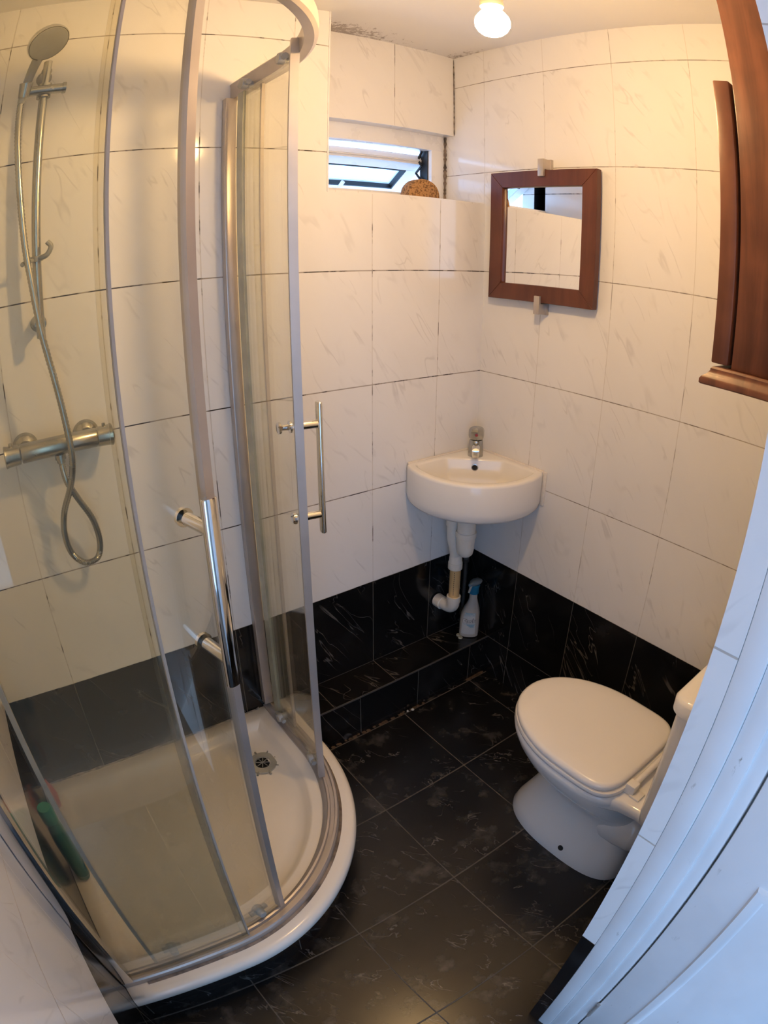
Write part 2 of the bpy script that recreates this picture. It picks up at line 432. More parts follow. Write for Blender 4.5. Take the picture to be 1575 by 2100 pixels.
# door frame and the white panelled door that stands open outwards
d1 = bpy.data.objects.new('door_1', None); C.objects.link(d1); d1.location = (XJ, -1.38, 0); d1['kind'] = 'structure'
b = B()
box(b, XJ, XJ + 0.03, -1.328, -1.2942, 0, 2.02, 0.002)
box(b, XJ + 0.004, XJ + 0.03, -1.360, -1.328, 0, 2.02, 0.003)
box(b, XJ + 0.012, XJ + 0.03, -1.384, -1.358, 0, 2.02, 0.004)
box(b, XJ + 0.03, XJ + 0.14, -1.384, -1.2942, 0, 2.02)
obj('door_frame', b, M['paint'], d1, label='white painted door lining with stepped edges and chips')
b = B(); box(b, XL, XJ, -1.384, -1.2942, 2.0, 2.06, 0.002); obj('door_head', b, M['paint'], d1)
leaf = B(); box(leaf, XJ + 0.010, XJ + 0.045, -2.14, -1.3875, 0.008, 1.99, 0.003)
leaf_o = obj('door_leaf', leaf, M['paint'], d1, label='white panelled door leaf opened outwards')
b = B()
for z0, z1 in ((0.18, 0.86), (1.0, 1.84)):
    for y0, y1 in ((-1.74, -1.47), (-2.07, -1.80)):
        rings(b, [[(XJ + xx, y0 + d, z0 + d), (XJ + xx, y1 - d, z0 + d), (XJ + xx, y1 - d, z1 - d), (XJ + xx, y0 + d, z1 - d)] for d, xx in ((0.0, 0.0105), (0.004, 0.004), (0.012, 0.002), (0.020, 0.004), (0.026, 0.0095), (0.05, 0.0095), (0.07, 0.005))])
obj('panel_moulding', b, M['paint'], leaf_o)
b = B()
for zz in (0.2, 1.75): lathe(b, (XJ + 0.008, -1.388, zz), (0, 0, 1), [(0, 0.005), (0.08, 0.005)], 10)
obj('hinge', b, M['alu'], d1)
# hallway outside
b = B(); box(b, -3.6, 1.2, -3.2, -1.42, -0.1, -0.002); struct('floor_hallway', b, M['carpet'])
b = B(); box(b, -0.83, 1.2, -1.384, -1.31, 0, 2.6); box(b, -3.6, XL - 0.1, -1.384, -1.31, 0, 2.6); struct('wall_hallway_near', b, M['hall'])
b = B(); box(b, -1.6, 1.2, -3.3, -3.2, 0, 2.6); struct('wall_hallway_far', b, M['hall'])
b = B(); box(b, 0.9, 1.0, -3.2, -1.42, 0, 2.6); struct('wall_hallway_end', b, M['hall'])
b = B(); box(b, -3.6, 1.2, -3.3, -1.30, 2.6, 2.7); struct('ceiling_hallway', b, M['hall'])

# ------------------------------------------------------------------ window
w1 = bpy.data.objects.new('window_1', None); C.objects.link(w1); w1.location = (-0.3, 0.22, 1.71); w1['kind'] = 'structure'
b = B()
box(b, -0.70, 0.0, 0.195, 0.26, 1.906, 1.975, 0.003)
box(b, -0.70, 0.0, 0.195, 0.26, 1.69, 1.745, 0.003)
box(b, -0.062, -0.001, 0.195, 0.26, 1.742, 1.908, 0.003)
box(b, -0.70, -0.585, 0.195, 0.26, 1.742, 1.908, 0.003)
obj('window_frame', b, M['pvc'], w1, label='white plastic window frame')
b = B(); box(b, -0.0665, -0.0615, 0.212, 0.250, 1.746, 1.905)
obj('gasket', b, M['gasket'], w1, label='black rubber gasket')
sd = Vector((0, 0.82, -0.572)); sn = Vector((0, 0.572, 0.82)); so = Vector((0, 0.240, 1.870))
def sash_box(bm, x0, x1, a0, a1, t0, t1, bev=0.003):
    c = [so + sd * a + sn * t for a, t in ((a0, t0), (a1, t0), (a1, t1), (a0, t1))]
    vs = [bm.verts.new((x, q.y, q.z)) for x in (x0, x1) for q in c]
    fs = [bm.faces.new([vs[i] for i in f]) for f in ((0, 1, 2, 3), (7, 6, 5, 4), (0, 4, 5, 1), (1, 5, 6, 2), (2, 6, 7, 3), (3, 7, 4, 0))]
    if bev: bmesh.ops.bevel(bm, geom=list({e for f in fs for e in f.edges}), offset=bev, segments=2, affect='EDGES')
b = B()
sash_box(b, -0.58, -0.045, 0.0, 0.058, 0, 0.032); sash_box(b, -0.58, -0.045, 0.158, 0.215, 0, 0.032)
sash_box(b, -0.10, -0.045, 0.05, 0.165, 0, 0.032); sash_box(b, -0.58, -0.53, 0.05, 0.165, 0, 0.032)
sash_box(b, -0.575, -0.05, 0.006, 0.014, -0.008, 0.0)
sash = obj('sash', b, M['pvc'], w1, label='top-hung white sash tilted outwards')
b = B(); sash_box(b, -0.535, -0.095, 0.053, 0.163, 0.022, 0.026, 0); obj('pane', b, M['wglass'], sash)
b = B()
for a0, a1, x0, x1 in ((0.057, 0.061, -0.53, -0.1), (0.155, 0.159, -0.53, -0.1), (0.057, 0.159, -0.104, -0.099)): sash_box(b, x0, x1, a0, a1, -0.001, 0.02, 0)
obj('gasket', b, M['gasket'], sash)
b = B()
q = so + sd * 0.185; tube(b, [(-0.335, q.y, q.z) , (-0.335, q.y - 0.010, q.z - 0.02)], 0.009, 10)
tube(b, smooth_path([(-0.335, q.y - 0.012, q.z - 0.018), (-0.332, q.y - 0.03, q.z - 0.008), (-0.325, q.y - 0.06, q.z + 0.022)]), 0.007, 10)
obj('handle', b, M['pvc'], sash, label='white window handle')
b = B()
zz = [(0.232, 1.905), (0.252, 1.875), (0.232, 1.852), (0.262, 1.828), (0.236, 1.80), (0.276, 1.775), (0.24, 1.748)]
for (ya, za), (yb, zb) in zip(zz, zz[1:]):
    tube(b, [(-0.075, ya, za), (-0.075, yb, zb)], 0.0045, 6)
obj('hinge_arm', b, M['gasket'], w1, label='dark folding stay arm')

b = B(); tube(b, [(-0.004, 0.193, 1.712 + 0.25 * i / 40) for i in range(41)], 0.007, 8, rf=lambda i: 0.003 + 0.0045 * random.random()); tube(b, [(-0.0025, 0.148, 1.965 + 0.3 * i / 40) for i in range(41)], 0.004, 6, rf=lambda i: 0.0006 + 0.0016 * random.random())
struct('trim_7', b, plain('black_mould_sealant', (0.13, 0.10, 0.08), 0.7, var=0.9, vs=45), smooth=40)
# ------------------------------------------------------------------ shower tray
XR, YA, RR = -0.80, -0.80, 0.55         # outer rim of the quadrant tray
def quad(wall, out, z, n=40, yb=0.0):
    """closed outline: inset `wall` from the two walls, `out` from the free side"""
    xl, yt = XL + wall, yb - wall; xr, ya, r = XR - out, YA + out, RR - out
    cx, cy = XR - RR, YA + RR
    pts = [(xl, yt, z)] + [(xl + (xr - xl) * i / 8, yt, z) for i in range(1, 9)]
    pts += [(xr, yt + (cy - yt) * i / 4, z) for i in range(1, 4)]
    for i in range(n + 1):
        a = -PI / 2 * i / n
        pts.append((cx + r * math.cos(a), cy + r * math.sin(a), z))
    pts += [(cx + (xl - cx) * i / 6, ya, z) for i in range(1, 7)]
    pts += [(xl, ya + (yt - ya) * i / 8, z) for i in range(1, 8)]
    return pts
b = B(); rings(b, [quad(0.0, 0.03, 0.0), quad(0.0, 0.03, 0.13)]); struct('trim_5', b, M['pl'], smooth=35)
tray = thing('shower_tray', (-1.25, -0.4, 0.13), 'white quadrant shower tray on a black tiled plinth in the corner', 'shower tray')
lp = [quad(0.001, 0.012, 0.128), quad(0.001, 0.004, 0.132), quad(0.001, 0.0, 0.142), quad(0.001, 0.0, 0.156), quad(0.001, 0.004, 0.166), quad(0.001, 0.012, 0.171), quad(0.002, 0.022, 0.172),
      quad(0.045, 0.115, 0.172), quad(0.052, 0.122, 0.169), quad(0.062, 0.134, 0.152), quad(0.072, 0.146, 0.143), quad(0.10, 0.18, 0.139)]
dc = Vector((-0.992, -0.2, 0.135))
last = lp[-1]
for k in (0.35, 0.7, 0.9, 0.97): lp.append([tuple(Vector(p).lerp(Vector((dc.x, dc.y, 0.1325)), k)) for p in last])
b = B(); rings(b, lp, True, True)
obj('tray_body', b, M['acrylic'], tray, 50)
dr = B(); lathe(dr, (dc.x, dc.y, 0.136), (0, 0, 1), [(0, 0.044), (0.004, 0.045), (0.006, 0.043), (0.0065, 0.024), (0.003, 0.0225), (-0.002, 0.022)], 36)
dro = obj('drain', dr, plain('dull_plastic_ring', (0.40, 0.39, 0.33), 0.35), tray, label='round drain grate with a dark centre')
b = B(); lathe(b, (dc.x, dc.y, 0.1385), (0, 0, 1), [(0, 0.0215), (0.0012, 0.0215)], 30); obj('drain_hole', b, M['dark'], dro)
b = B()
for a in range(4):
    c, s_ = math.cos(a * PI / 4 + 0.3), math.sin(a * PI / 4 + 0.3)
    tube(b, [(dc.x - 0.021 * c, dc.y - 0.021 * s_, 0.1425), (dc.x + 0.021 * c, dc.y + 0.021 * s_, 0.1425)], 0.0014, 6)
for a in range(8):
    c, s_ = math.cos(a * PI / 4), math.sin(a * PI / 4)
    tube(b, [(dc.x + 0.040 * c, dc.y + 0.040 * s_, 0.1400), (dc.x + 0.053 * c, dc.y + 0.053 * s_, 0.1385)], 0.0035, 6)
obj('drain_spokes', b, plain('grey_drain_spokes', (0.30, 0.29, 0.25), 0.4), dro)
b = B(); tube(b, [(XL + 0.004 + 0.755 * i / 60, -0.0035, 0.172) for i in range(61)], 0.004, 8, rf=lambda i: 0.0022 + 0.0035 * random.random())
obj('sealant', b, plain('mouldy_sealant', (0.22, 0.19, 0.15), 0.6, var=0.8, vs=60), tray, label='mouldy sealant line along the back wall')

# ------------------------------------------------------------------ shower enclosure
EX, EY, ER = -0.860, -0.735, 0.495
CX, CY = EX - ER, EY + ER
L1 = -CY; LA = ER * PI / 2; L2 = CX - XL; LT = L1 + LA + L2
def ept(s_, off=0.0):
    if s_ <= L1: return (Vector((EX + off, -s_, 0)), Vector((1, 0, 0)))
    if s_ <= L1 + LA:
        a = -(s_ - L1) / ER; n = Vector((math.cos(a), math.sin(a), 0)); return (Vector((CX, CY, 0)) + n * (ER + off), n)
    return (Vector((CX - (s_ - L1 - LA), EY - off, 0)), Vector((0, -1, 0)))
def epath(s0, s1, off, z, step=0.02):
    n = max(2, int((s1 - s0) / step)); out = []
    for i in range(n + 1):
        p, nn = ept(s0 + (s1 - s0) * i / n, off); p = p.copy(); p.z = z; out.append((p, nn))
    return out
def rect(a0, a1, z0, z1, c=0.0015):
    return [(a0 + c, z0), (a1 - c, z0), (a1, z0 + c), (a1, z1 - c), (a1 - c, z1), (a0 + c, z1), (a0, z1 - c), (a0, z0 + c)]
enc = thing('shower_enclosure', (-1.25, -0.5, 0.172), 'curved glass shower enclosure with two sliding doors slid open', 'shower enclosure')
b = B(); sweep(b, epath(0.002, LT - 0.002, 0, 0), [(-0.004, 1.948), (0.014, 1.948), (0.021, 1.954), (0.022, 1.972), (0.020, 1.990), (0.014, 1.996), (0.004, 1.996), (-0.002, 1.992), (-0.006, 1.994), (-0.008, 1.990), (-0.006, 1.985), (-0.005, 1.955)])
obj('top_rail', b, M['alu'], enc, label='curved aluminium top rail')
b = B(); sweep(b, epath(0.002, LT - 0.002, 0, 0), [(-0.024, 0.173), (0.020, 0.173), (0.020, 0.192), (0.016, 0.196), (0.010, 0.196), (0.008, 0.187), (-0.002, 0.187), (-0.004, 0.197), (-0.009, 0.198), (-0.012, 0.185), (-0.018, 0.183), (-0.024, 0.179)])
obj('bottom_rail', b, M['alu'], enc, label='curved aluminium bottom track')
b = B(); sweep(b, epath(0.06, LT - 0.06, 0.0335, 0), [(-0.0132, 0.1722), (-0.006, 0.1722), (-0.007, 0.1735), (-0.0132, 0.1765)])
obj('bottom_seal', b, plain('grimy_sealant', (0.20, 0.15, 0.11), 0.6, var=0.6, vs=25), enc, label='grimy sealant outside the bottom track')
b = B(); box(b, EX - 0.026, EX + 0.004, -0.026, -0.001, 0.196, 1.948, 0.003); obj('wall_profile', b, M['alu'], enc)
b = B(); box(b, XL + 0.001, XL + 0.032, EY - 0.022, EY + 0.019, 0.196, 1.948, 0.003); obj('wall_profile', b, M['chrome'], enc)
def glass_panel(name, s0, s1, off, z0, z1, parent, t=0.006):
    b = B(); sweep(b, epath(s0, s1, off, 0, 0.012), [(-t / 2, z0), (t / 2, z0), (t / 2, z1), (-t / 2, z1)])
    return obj(name, b, M['glass'], parent, 50)
def seal(name, s0, s1, off, t, z0, z1, parent, mat):
    b = B(); sweep(b, epath(s0, s1, off, 0, 0.004), rect(-t / 2, t / 2, z0, z1)); return obj(name, b, mat, parent)
g1 = glass_panel('fixed_panel', 0.022, 0.165, 0.006, 0.19, 1.955, enc)
seal('edge_strip', 0.160, 0.168, 0.006, 0.008, 0.196, 1.95, g1, M['seal'])
g2 = glass_panel('fixed_panel', LT - 0.345, LT - 0.02, 0.006, 0.19, 1.955, enc)
seal('edge_strip', LT - 0.347, LT - 0.343, 0.006, 0.008, 0.196, 1.95, g2, M['seal'])
seal('wiper_strip', LT - 0.343, LT - 0.330, 0.003, 0.002, 0.196, 1.95, g2, M['clearseal'])
def door(s0, s1, lead, knob_s, hz0, hz1, z_a, z_b, label, inner):
    d = glass_panel('sliding_door', s0, s1, -0.012, 0.200, 1.945, enc); d['label'] = label
    if lead == 1: a0, a1, c0, c1 = s1 - 0.004, s1 + 0.008, s0 - 0.003, s0 + 0.005
    else: a0, a1, c0, c1 = s0 - 0.010, s0 + 0.004, s1 - 0.005, s1 + 0.003
    seal('magnet_strip', a0, a1, -0.012, 0.018, 0.198, 1.985, d, M['alu'])
    if lead == 1: seal('edge_strip', c0 + 0.002, c0 + 0.034, -0.012, 0.007, 0.200, 1.945, d, M['edge'])
    else: seal('edge_strip', c0, c1, -0.012, 0.008, 0.200, 1.945, d, M['seal'])
    for zz in (0.222, 1.955):
        for s_ in (s0 + 0.055, s1 - 0.055):
            p, nn = ept(s_, -0.030); b = B()
            lathe(b, (p.x, p.y, zz), nn, [(-0.004, 0.012), (0.0, 0.0145), (0.010, 0.0145), (0.013, 0.011), (0.026, 0.009)], 20)
            t = Vector((-nn.y, nn.x, 0))
            o = Vector((p.x, p.y, zz)); q1, q2 = o - t * 0.024, o + t * 0.024
            tube(b, [q1 + nn * 0.006, q2 + nn * 0.006], 0.0075, 8)
            obj('roller', b, M['grey'], d, label='grey plastic roller')
    # handle: straight bar outside on two posts that pass through the glass
    p, nn = ept(knob_s, -0.012); h = B(); t = Vector((-nn.y, nn.x, 0))
    c = p + nn * 0.060
    loops = []
    for zz, k in ((hz0, 0.86), (hz0 + 0.002, 1), (hz1 - 0.002, 1), (hz1, 0.86)):
        loops.append([(c + t * (0.0115 * k * math.copysign(abs(math.cos(2 * PI * i / 20)) ** 0.8, math.cos(2 * PI * i / 20))) + nn * (0.0065 * k * math.copysign(abs(math.sin(2 * PI * i / 20)) ** 0.8, math.sin(2 * PI * i / 20)))) + Vector((0, 0, zz)) for i in range(20)])
    rings(h, loops)
    for zz in (z_a, z_b):
        lathe(h, (p.x, p.y, zz), nn, [(0.003, 0.0095), (0.055, 0.0095)], 20)
    ho = obj('handle', h, M['chrome'], d, label='chrome bar handle')
    for i, zz in enumerate((z_a, z_b)):
        k = B(); o = (p.x, p.y, zz)
        if inner and i == 0: lathe(k, o, -nn, [(0.003, 0.013), (0.007, 0.013), (0.009, 0.007), (0.022, 0.0055), (0.026, 0.012), (0.031, 0.013), (0.033, 0.010)], 22)
        else: lathe(k, o, -nn, [(0.003, 0.0135), (0.009, 0.0135), (0.012, 0.010)], 22)
        obj('inner_knob', k, M['chrome'], ho)
    return d
door(0.075, 0.392, 1, 0.335, 0.922, 1.226, 1.178, 0.968, 'sliding door by the back wall with a slim upright handle', True)
door(0.866, 1.214, -1, 0.900, 0.955, 1.245, 1.200, 1.000, 'sliding door nearest the left wall with a bright chrome handle', False)

# ------------------------------------------------------------------ shower valve, rail, handset, hose
mx = thing('shower_valve', (-1.335, -0.06, 1.16), 'chrome thermostatic bar valve on the back wall inside the shower', 'shower valve')
b = B(); lathe(b, (-1.425, -0.062, 1.163), (1, 0, 0), [(0, 0.0205), (0.003, 0.022), (0.178, 0.022), (0.181, 0.0205)], 28); obj('valve_body', b, M['dchrome'], mx)
for x0, d in ((-1.427, -1), (-1.245, 1)):
    b = B(); lathe(b, (x0, -0.062, 1.163), (d, 0, 0), [(0, 0.0205), (0.002, 0.0225), (0.028, 0.0235), (0.036, 0.0255), (0.038, 0.0235), (0.039, 0.0)], 28)
    tube(b, [(x0 + d * 0.02, -0.062, 1.186), (x0 + d * 0.02, -0.062, 1.192)], 0.004, 8)
    obj('control_knob', b, M['dchrome'], mx)
for x in (-1.41, -1.26):
    b = B(); lathe(b, (x, 0.0, 1.163), (0, -1, 0), [(0, 0.032), (0.004, 0.032), (0.014, 0.026), (0.02, 0.017), (0.045, 0.017)], 28); obj('wall_flange', b, M['dchrome'], mx)
b = B(); lathe(b, (-1.335, -0.062, 1.143), (0, 0, -1), [(0, 0.013), (0.012, 0.013), (0.013, 0.010), (0.02, 0.010)], 20); obj('outlet', b, M['dchrome'], mx)

rl = thing('shower_rail', (-1.342, -0.055, 1.4), 'upright chrome shower rail with a sliding bracket on the back wall', 'shower rail')
b = B(); lathe(b, (-1.342, -0.058, 1.405), (0, 0, 1), [(0, 0.0095), (0.001, 0.0105), (0.656, 0.0105), (0.657, 0.0095)], 20); obj('rail', b, M['dchrome'], rl)
for z in (1.435, 2.035):
    b = B(); lathe(b, (-1.342, 0, z), (0, -1, 0), [(0, 0.02), (0.008, 0.019), (0.02, 0.013), (0.058, 0.013)], 20); obj('wall_bracket', b, M['dchrome'], rl)
b = B(); tube(b, [(-1.383, -0.075, 1.979), (-1.30, -0.070, 1.979)], 0.0125, 18); lathe(b, (-1.342, -0.058, 1.962), (0, 0, 1), [(0, 0.017), (0.036, 0.017)], 20)
tube(b, [(-1.30, -0.070, 1.979), (-1.292, -0.07, 1.979)], 0.0145, 18)
lathe(b, (-1.392, -0.098, 1.958), (0.05, -0.25, 1), [(0, 0.013), (0.036, 0.016)], 20)
obj('handset_bracket', b, M['dchrome'], rl, label='chrome sliding bracket')
b = B(); lathe(b, (-1.342, -0.058, 1.573), (0, 0, 1), [(0, 0.015), (0.012, 0.015)], 20)
tube(b, smooth_path([(-1.342, -0.062, 1.579), (-1.322, -0.085, 1.583), (-1.312, -0.09, 1.600), (-1.320, -0.088, 1.612)]), 0.006, 10)
tube(b, smooth_path([(-1.35, -0.065, 1.577), (-1.368, -0.085, 1.575), (-1.378, -0.10, 1.570)]), 0.005, 10)
obj('hose_ring', b, M['grey'], rl, label='grey hose retaining clip')

hs = thing('shower_handset', (-1.396, -0.10, 1.95), 'round grey shower head clipped to the top of the rail', 'shower head')
hp = smooth_path([(-1.397, -0.096, 1.945), (-1.390, -0.108, 1.985), (-1.380, -0.128, 2.025), (-1.370, -0.150, 2.052)])
b = B(); tube(b, hp, 0.011, 16, rf=lambda i: 0.0085 + 0.005 * i / 18); obj('handset_grip', b, M['grey'], hs)
ax = Vector((0.25, -0.62, -0.74)).normalized(); hc = Vector((-1.360, -0.175, 2.070))
b = B(); lathe(b, hc - ax * 0.012, ax, [(-0.012, 0.006), (-0.010, 0.022), (-0.003, 0.040), (0.006, 0.047), (0.016, 0.048), (0.020, 0.046)], 36); obj('head_shell', b, M['chrome'], hs)
b = B(); lathe(b, hc - ax * 0.012, ax, [(0.019, 0.045), (0.0215, 0.043), (0.022, 0.0)], 36); obj('spray_face', b, M['grey'], hs, label='dull grey spray face')

hose = [(-1.335, -0.062, 1.128), (-1.332, -0.075, 1.083), (-1.314, -0.07, 1.036), (-1.286, -0.06, 0.97), (-1.279, -0.055, 0.909), (-1.292, -0.05, 0.867), (-1.325, -0.05, 0.863), (-1.352, -0.05, 0.895), (-1.36, -0.055, 0.95), (-1.35, -0.06, 1.005), (-1.328, -0.084, 1.065), (-1.315, -0.100, 1.118), (-1.313, -0.108, 1.172), (-1.319, -0.11, 1.251), (-1.33, -0.11, 1.332), (-1.346, -0.11, 1.423), (-1.358, -0.105, 1.518), (-1.37, -0.1, 1.604), (-1.379, -0.1, 1.691), (-1.388, -0.1, 1.78), (-1.396, -0.1, 1.874), (-1.397, -0.096, 1.944)]
hpth = smooth_path(hose, 20)
b = B(); tube(b, hpth, 0.0068, 12, rf=lambda i: 0.0082 if i % 2 else 0.0068)
tag(obj('shower_hose', b, M['dchrome'], None, 60), 'ribbed metal hose looping below the shower valve', 'hose')

# shampoo bottles on the tray rim
g = thing('shampoo_bottle', (-1.625, -0.375, 0.172), 'green shampoo bottle standing on the tray rim against the left wall', 'bottle')
b = B()
def superloop(cx, cy, rx, ry, z, n=28, e=2.6, rot=0.0):
    out = []
    for i in range(n):
        a = 2 * PI * i / n; c, s_ = math.cos(a), math.sin(a)
        x = rx * math.copysign(abs(c) ** (2 / e), c); y = ry * math.copysign(abs(s_) ** (2 / e), s_)
        out.append((cx + x * math.cos(rot) - y * math.sin(rot), cy + x * math.sin(rot) + y * math.cos(rot), z))
    return out
rings(b, [superloop(-1.628, -0.375, rx, ry, z) for rx, ry, z in ((0.015, 0.024, 0.173), (0.020, 0.030, 0.180), (0.022, 0.033, 0.26), (0.022, 0.033, 0.34), (0.019, 0.027, 0.385), (0.014, 0.017, 0.405))])
obj('bottle_body', b, M['green'], g)
b = B(); lathe(b, (-1.628, -0.375, 0.405), (0, 0, 1), [(0, 0.018), (0.002, 0.020), (0.045, 0.021), (0.052, 0.018)], 24); obj('cap', b, plain('light_green_plastic', (0.02, 0.24, 0.16), 0.35), g)
b = B(); rings(b, [[(-1.6055, y, z) for y, z in ((-0.400, 0.20), (-0.352, 0.20), (-0.352, 0.235), (-0.400, 0.235))], [(-1.6045, y, z) for y, z in ((-0.400, 0.20), (-0.352, 0.20), (-0.352, 0.235), (-0.400, 0.235))]]); obj('sticker', b, M['yellow'], g, label='small yellow sticker')
g = thing('shower_gel_tube', (-1.63, -0.10, 0.172), 'small orange-red tube standing in the tray corner behind the green bottle', 'tube')
b = B(); rings(b, [superloop(-1.63, -0.10, rx, ry, z) for rx, ry, z in ((0.014, 0.018, 0.193), (0.018, 0.026, 0.21), (0.014, 0.025, 0.235), (0.003, 0.026, 0.262))]); obj('tube_body', b, M['red'], g)
b = B(); lathe(b, (-1.63, -0.10, 0.1725), (0, 0, 1), [(0, 0.014), (0.02, 0.015)], 20); obj('cap', b, M['red'], g)

# ------------------------------------------------------------------ corner basin
bs = thing('wash_basin', (0, 0, 0.76), 'white corner wash basin fixed to both walls', 'wash basin')
def r_out(phi): return 0.31 + 0.074 * math.sin(2 * phi)
def inside(x, y, shrink, inner):
    X, Y = -x, -y
    if X < 0 or Y < 0: return False
    r = math.hypot(X, Y); phi = math.atan2(Y, X)
    if not inner: return r <= r_out(phi) - shrink
    return r <= r_out(phi) - 0.030 - shrink and X > 0.022 + shrink and Y > 0.022 + shrink and X + Y > 0.185 + shrink
bc = (-0.160, -0.160)
def bloop(shrink, inner, z, n=96, scale=1.0):
    out = []
    for i in range(n):
        a = 2 * PI * i / n + PI / 4; dx, dy = math.cos(a), math.sin(a); lo, hi = 0.0, 0.4
        for _ in range(26):
            m = (lo + hi) / 2
            if inside(bc[0] + dx * m, bc[1] + dy * m, shrink, inner): lo = m
            else: hi = m
        out.append((min(bc[0] + dx * lo * scale, -0.001), min(bc[1] + dy * lo * scale, -0.001), z))
    return out
b = B()
rings(b, [bloop(0.05, False, 0.762, scale=0.55), bloop(0.020, False, 0.758), bloop(0.012, False, 0.760), bloop(0.006, False, 0.768), bloop(0.0, False, 0.79), bloop(0.0, False, 0.877), bloop(0.0015, False, 0.883), bloop(0.005, False, 0.8855), bloop(0.010, False, 0.886),
          bloop(-0.004, True, 0.886), bloop(0.0, True, 0.8845), bloop(0.003, True, 0.880), bloop(0.014, True, 0.83), bloop(0.026, True, 0.80), bloop(0.045, True, 0.787), bloop(0.05, True, 0.782, scale=0.6), bloop(0.05, True, 0.778, scale=0.2)])
obj('basin_bowl', b, M['ceramic'], bs, 55)
b = B(); lathe(b, (-0.0955, -0.0955, 0.858), (-1, -1, 0.2), [(0.0, 0.0115), (0.003, 0.0115), (0.0035, 0.009)], 24); ov = obj('overflow', b, M['dchrome'], bs, label='round overflow ring')
b = B(); lathe(b, (-0.0955, -0.0955, 0.858), (-1, -1, 0.2), [(0.0035, 0.0088), (0.0038, 0.0)], 24); obj('overflow_hole', b, M['dark'], ov)
b = B(); lathe(b, (-0.165, -0.165, 0.7785), (0, 0, 1), [(0, 0.03), (0.003, 0.029), (0.0035, 0.018), (0.001, 0.016), (0.001, 0.0)], 28); obj('plug_hole', b, M['chrome'], bs)
b = B()
box(b, -0.305, -0.002, -0.007, 0.0, 0.884, 0.891, 0.002); box(b, -0.007, 0.0, -0.312, -0.002, 0.884, 0.891, 0.002); box(b, -0.005, 0.0, -0.324, -0.308, 0.775, 0.888, 0.001)
obj('sealant', b, plain('white_sealant', (0.78, 0.73, 0.66), 0.5, var=0.04, vs=60), bs)

tp = thing('mixer_tap', (-0.066, -0.066, 0.886), 'small chrome mixer tap on the back deck of the corner basin', 'tap')
tx = (-0.066, -0.066)
b = B(); lathe(b, (*tx, 0.886), (0, 0, 1), [(0, 0.0255), (0.003, 0.0255), (0.03, 0.024), (0.052, 0.023), (0.056, 0.021)], 28); obj('tap_body', b, M['dchrome'], tp)
b = B(); tube(b, smooth_path([(-0.072, -0.072, 0.918), (-0.095, -0.095, 0.925), (-0.112, -0.112, 0.920)]), 0.013, 18, rf=lambda i: 0.0145 - 0.0002 * i); lathe(b, (-0.112, -0.112, 0.922), (0, 0, -1), [(0, 0.012), (0.014, 0.012), (0.016, 0.011), (0.022, 0.0105)], 20); obj('spout', b, M['chrome'], tp)
b = B(); n = 14
lps = []
for z, r in ((0.942, 0.018), (0.946, 0.0245), (0.955, 0.0265), (0.972, 0.0265), (0.980, 0.023), (0.984, 0.017)):
    lps.append([(tx[0] + (r * (1.0 if i % 2 else 0.93)) * math.cos(2 * PI * i / n), tx[1] + (r * (1.0 if i % 2 else 0.93)) * math.sin(2 * PI * i / n), z) for i in range(n)])
rings(b, lps); ho = obj('tap_knob', b, M['dchrome'], tp, 20)
b = B(); lathe(b, (tx[0] - 0.0185, tx[1] - 0.0185, 0.964), (-1, -1, 0), [(-0.002, 0.005), (0.0015, 0.005), (0.002, 0.0)], 16); obj('red_dot', b, M['reddot'], ho, label='dark red hot marker')

# waste trap and pipework
wp = thing('basin_waste', (-0.158, -0.138, 0.56), 'white bottle trap and waste pipe under the corner basin, its straight part yellowed', 'waste pipe')
o = (-0.158, -0.138)
b = B(); lathe(b, (*o, 0.760), (0, 0, -1), [(0, 0.026), (0.006, 0.026), (0.007, 0.030), (0.012, 0.030), (0.013, 0.021), (0.045, 0.020)], 28); obj('tail_nut', b, M['pipe'], wp)
b = B(); lathe(b, (*o, 0.725), (0, 0, -1), [(0, 0.025), (0.002, 0.030), (0.02, 0.031), (0.07, 0.031), (0.075, 0.029)], 28); obj('trap_body', b, M['pipe'], wp)
b = B(); lathe(b, (*o, 0.658), (0, 0, -1), [(0, 0.034), (0.002, 0.0355), (0.018, 0.0355), (0.020, 0.033)], 28); obj('trap_ring', b, M['pipe'], wp)
b = B(); lathe(b, (*o, 0.640), (0, 0, -1), [(0, 0.032), (0.05, 0.029), (0.064, 0.026), (0.071, 0.020), (0.074, 0.0)], 28); obj('trap_cup', b, M['pipe'], wp)
wq = wp
b = B(); tube(b, smooth_path([(-0.170, -0.122, 0.705), (-0.176, -0.105, 0.705), (-0.178, -0.095, 0.695), (-0.176, -0.090, 0.66)], 6), 0.018, 20); lathe(b, (-0.176, -0.090, 0.735), (0, 0, -1), [(0, 0.010), (0.006, 0.018), (0.04, 0.019), (0.041, 0.023), (0.066, 0.023)], 24); obj('upper_elbow', b, M['pipe'], wq)
b = B(); tube(b, smooth_path([(-0.176, -0.090, 0.675), (-0.172, -0.089, 0.62), (-0.158, -0.087, 0.575), (-0.149, -0.086, 0.53)], 6), 0.0195, 20); lathe(b, (-0.149, -0.086, 0.545), (0, 0, -1), [(0, 0.021), (0.01, 0.0225), (0.028, 0.0235), (0.0285, 0.0255), (0.052, 0.0255), (0.054, 0.0235)], 24); obj('socket', b, M['pipe'], wq)
b = B(); lathe(b, (-0.147, -0.086, 0.495), (0, 0, -1), [(0, 0.0195), (0.13, 0.0195)], 24); obj('pipe_length', b, M['ypipe'], wq, label='yellowed straight pipe')
b = B()
for k in range(12): tube(b, [(-0.1625, -0.0985, 0.482 - k * 0.008), (-0.1625, -0.0985, 0.479 - k * 0.008)], 0.0012, 5)
obj('printed_mark', b, M['dark'], wq)
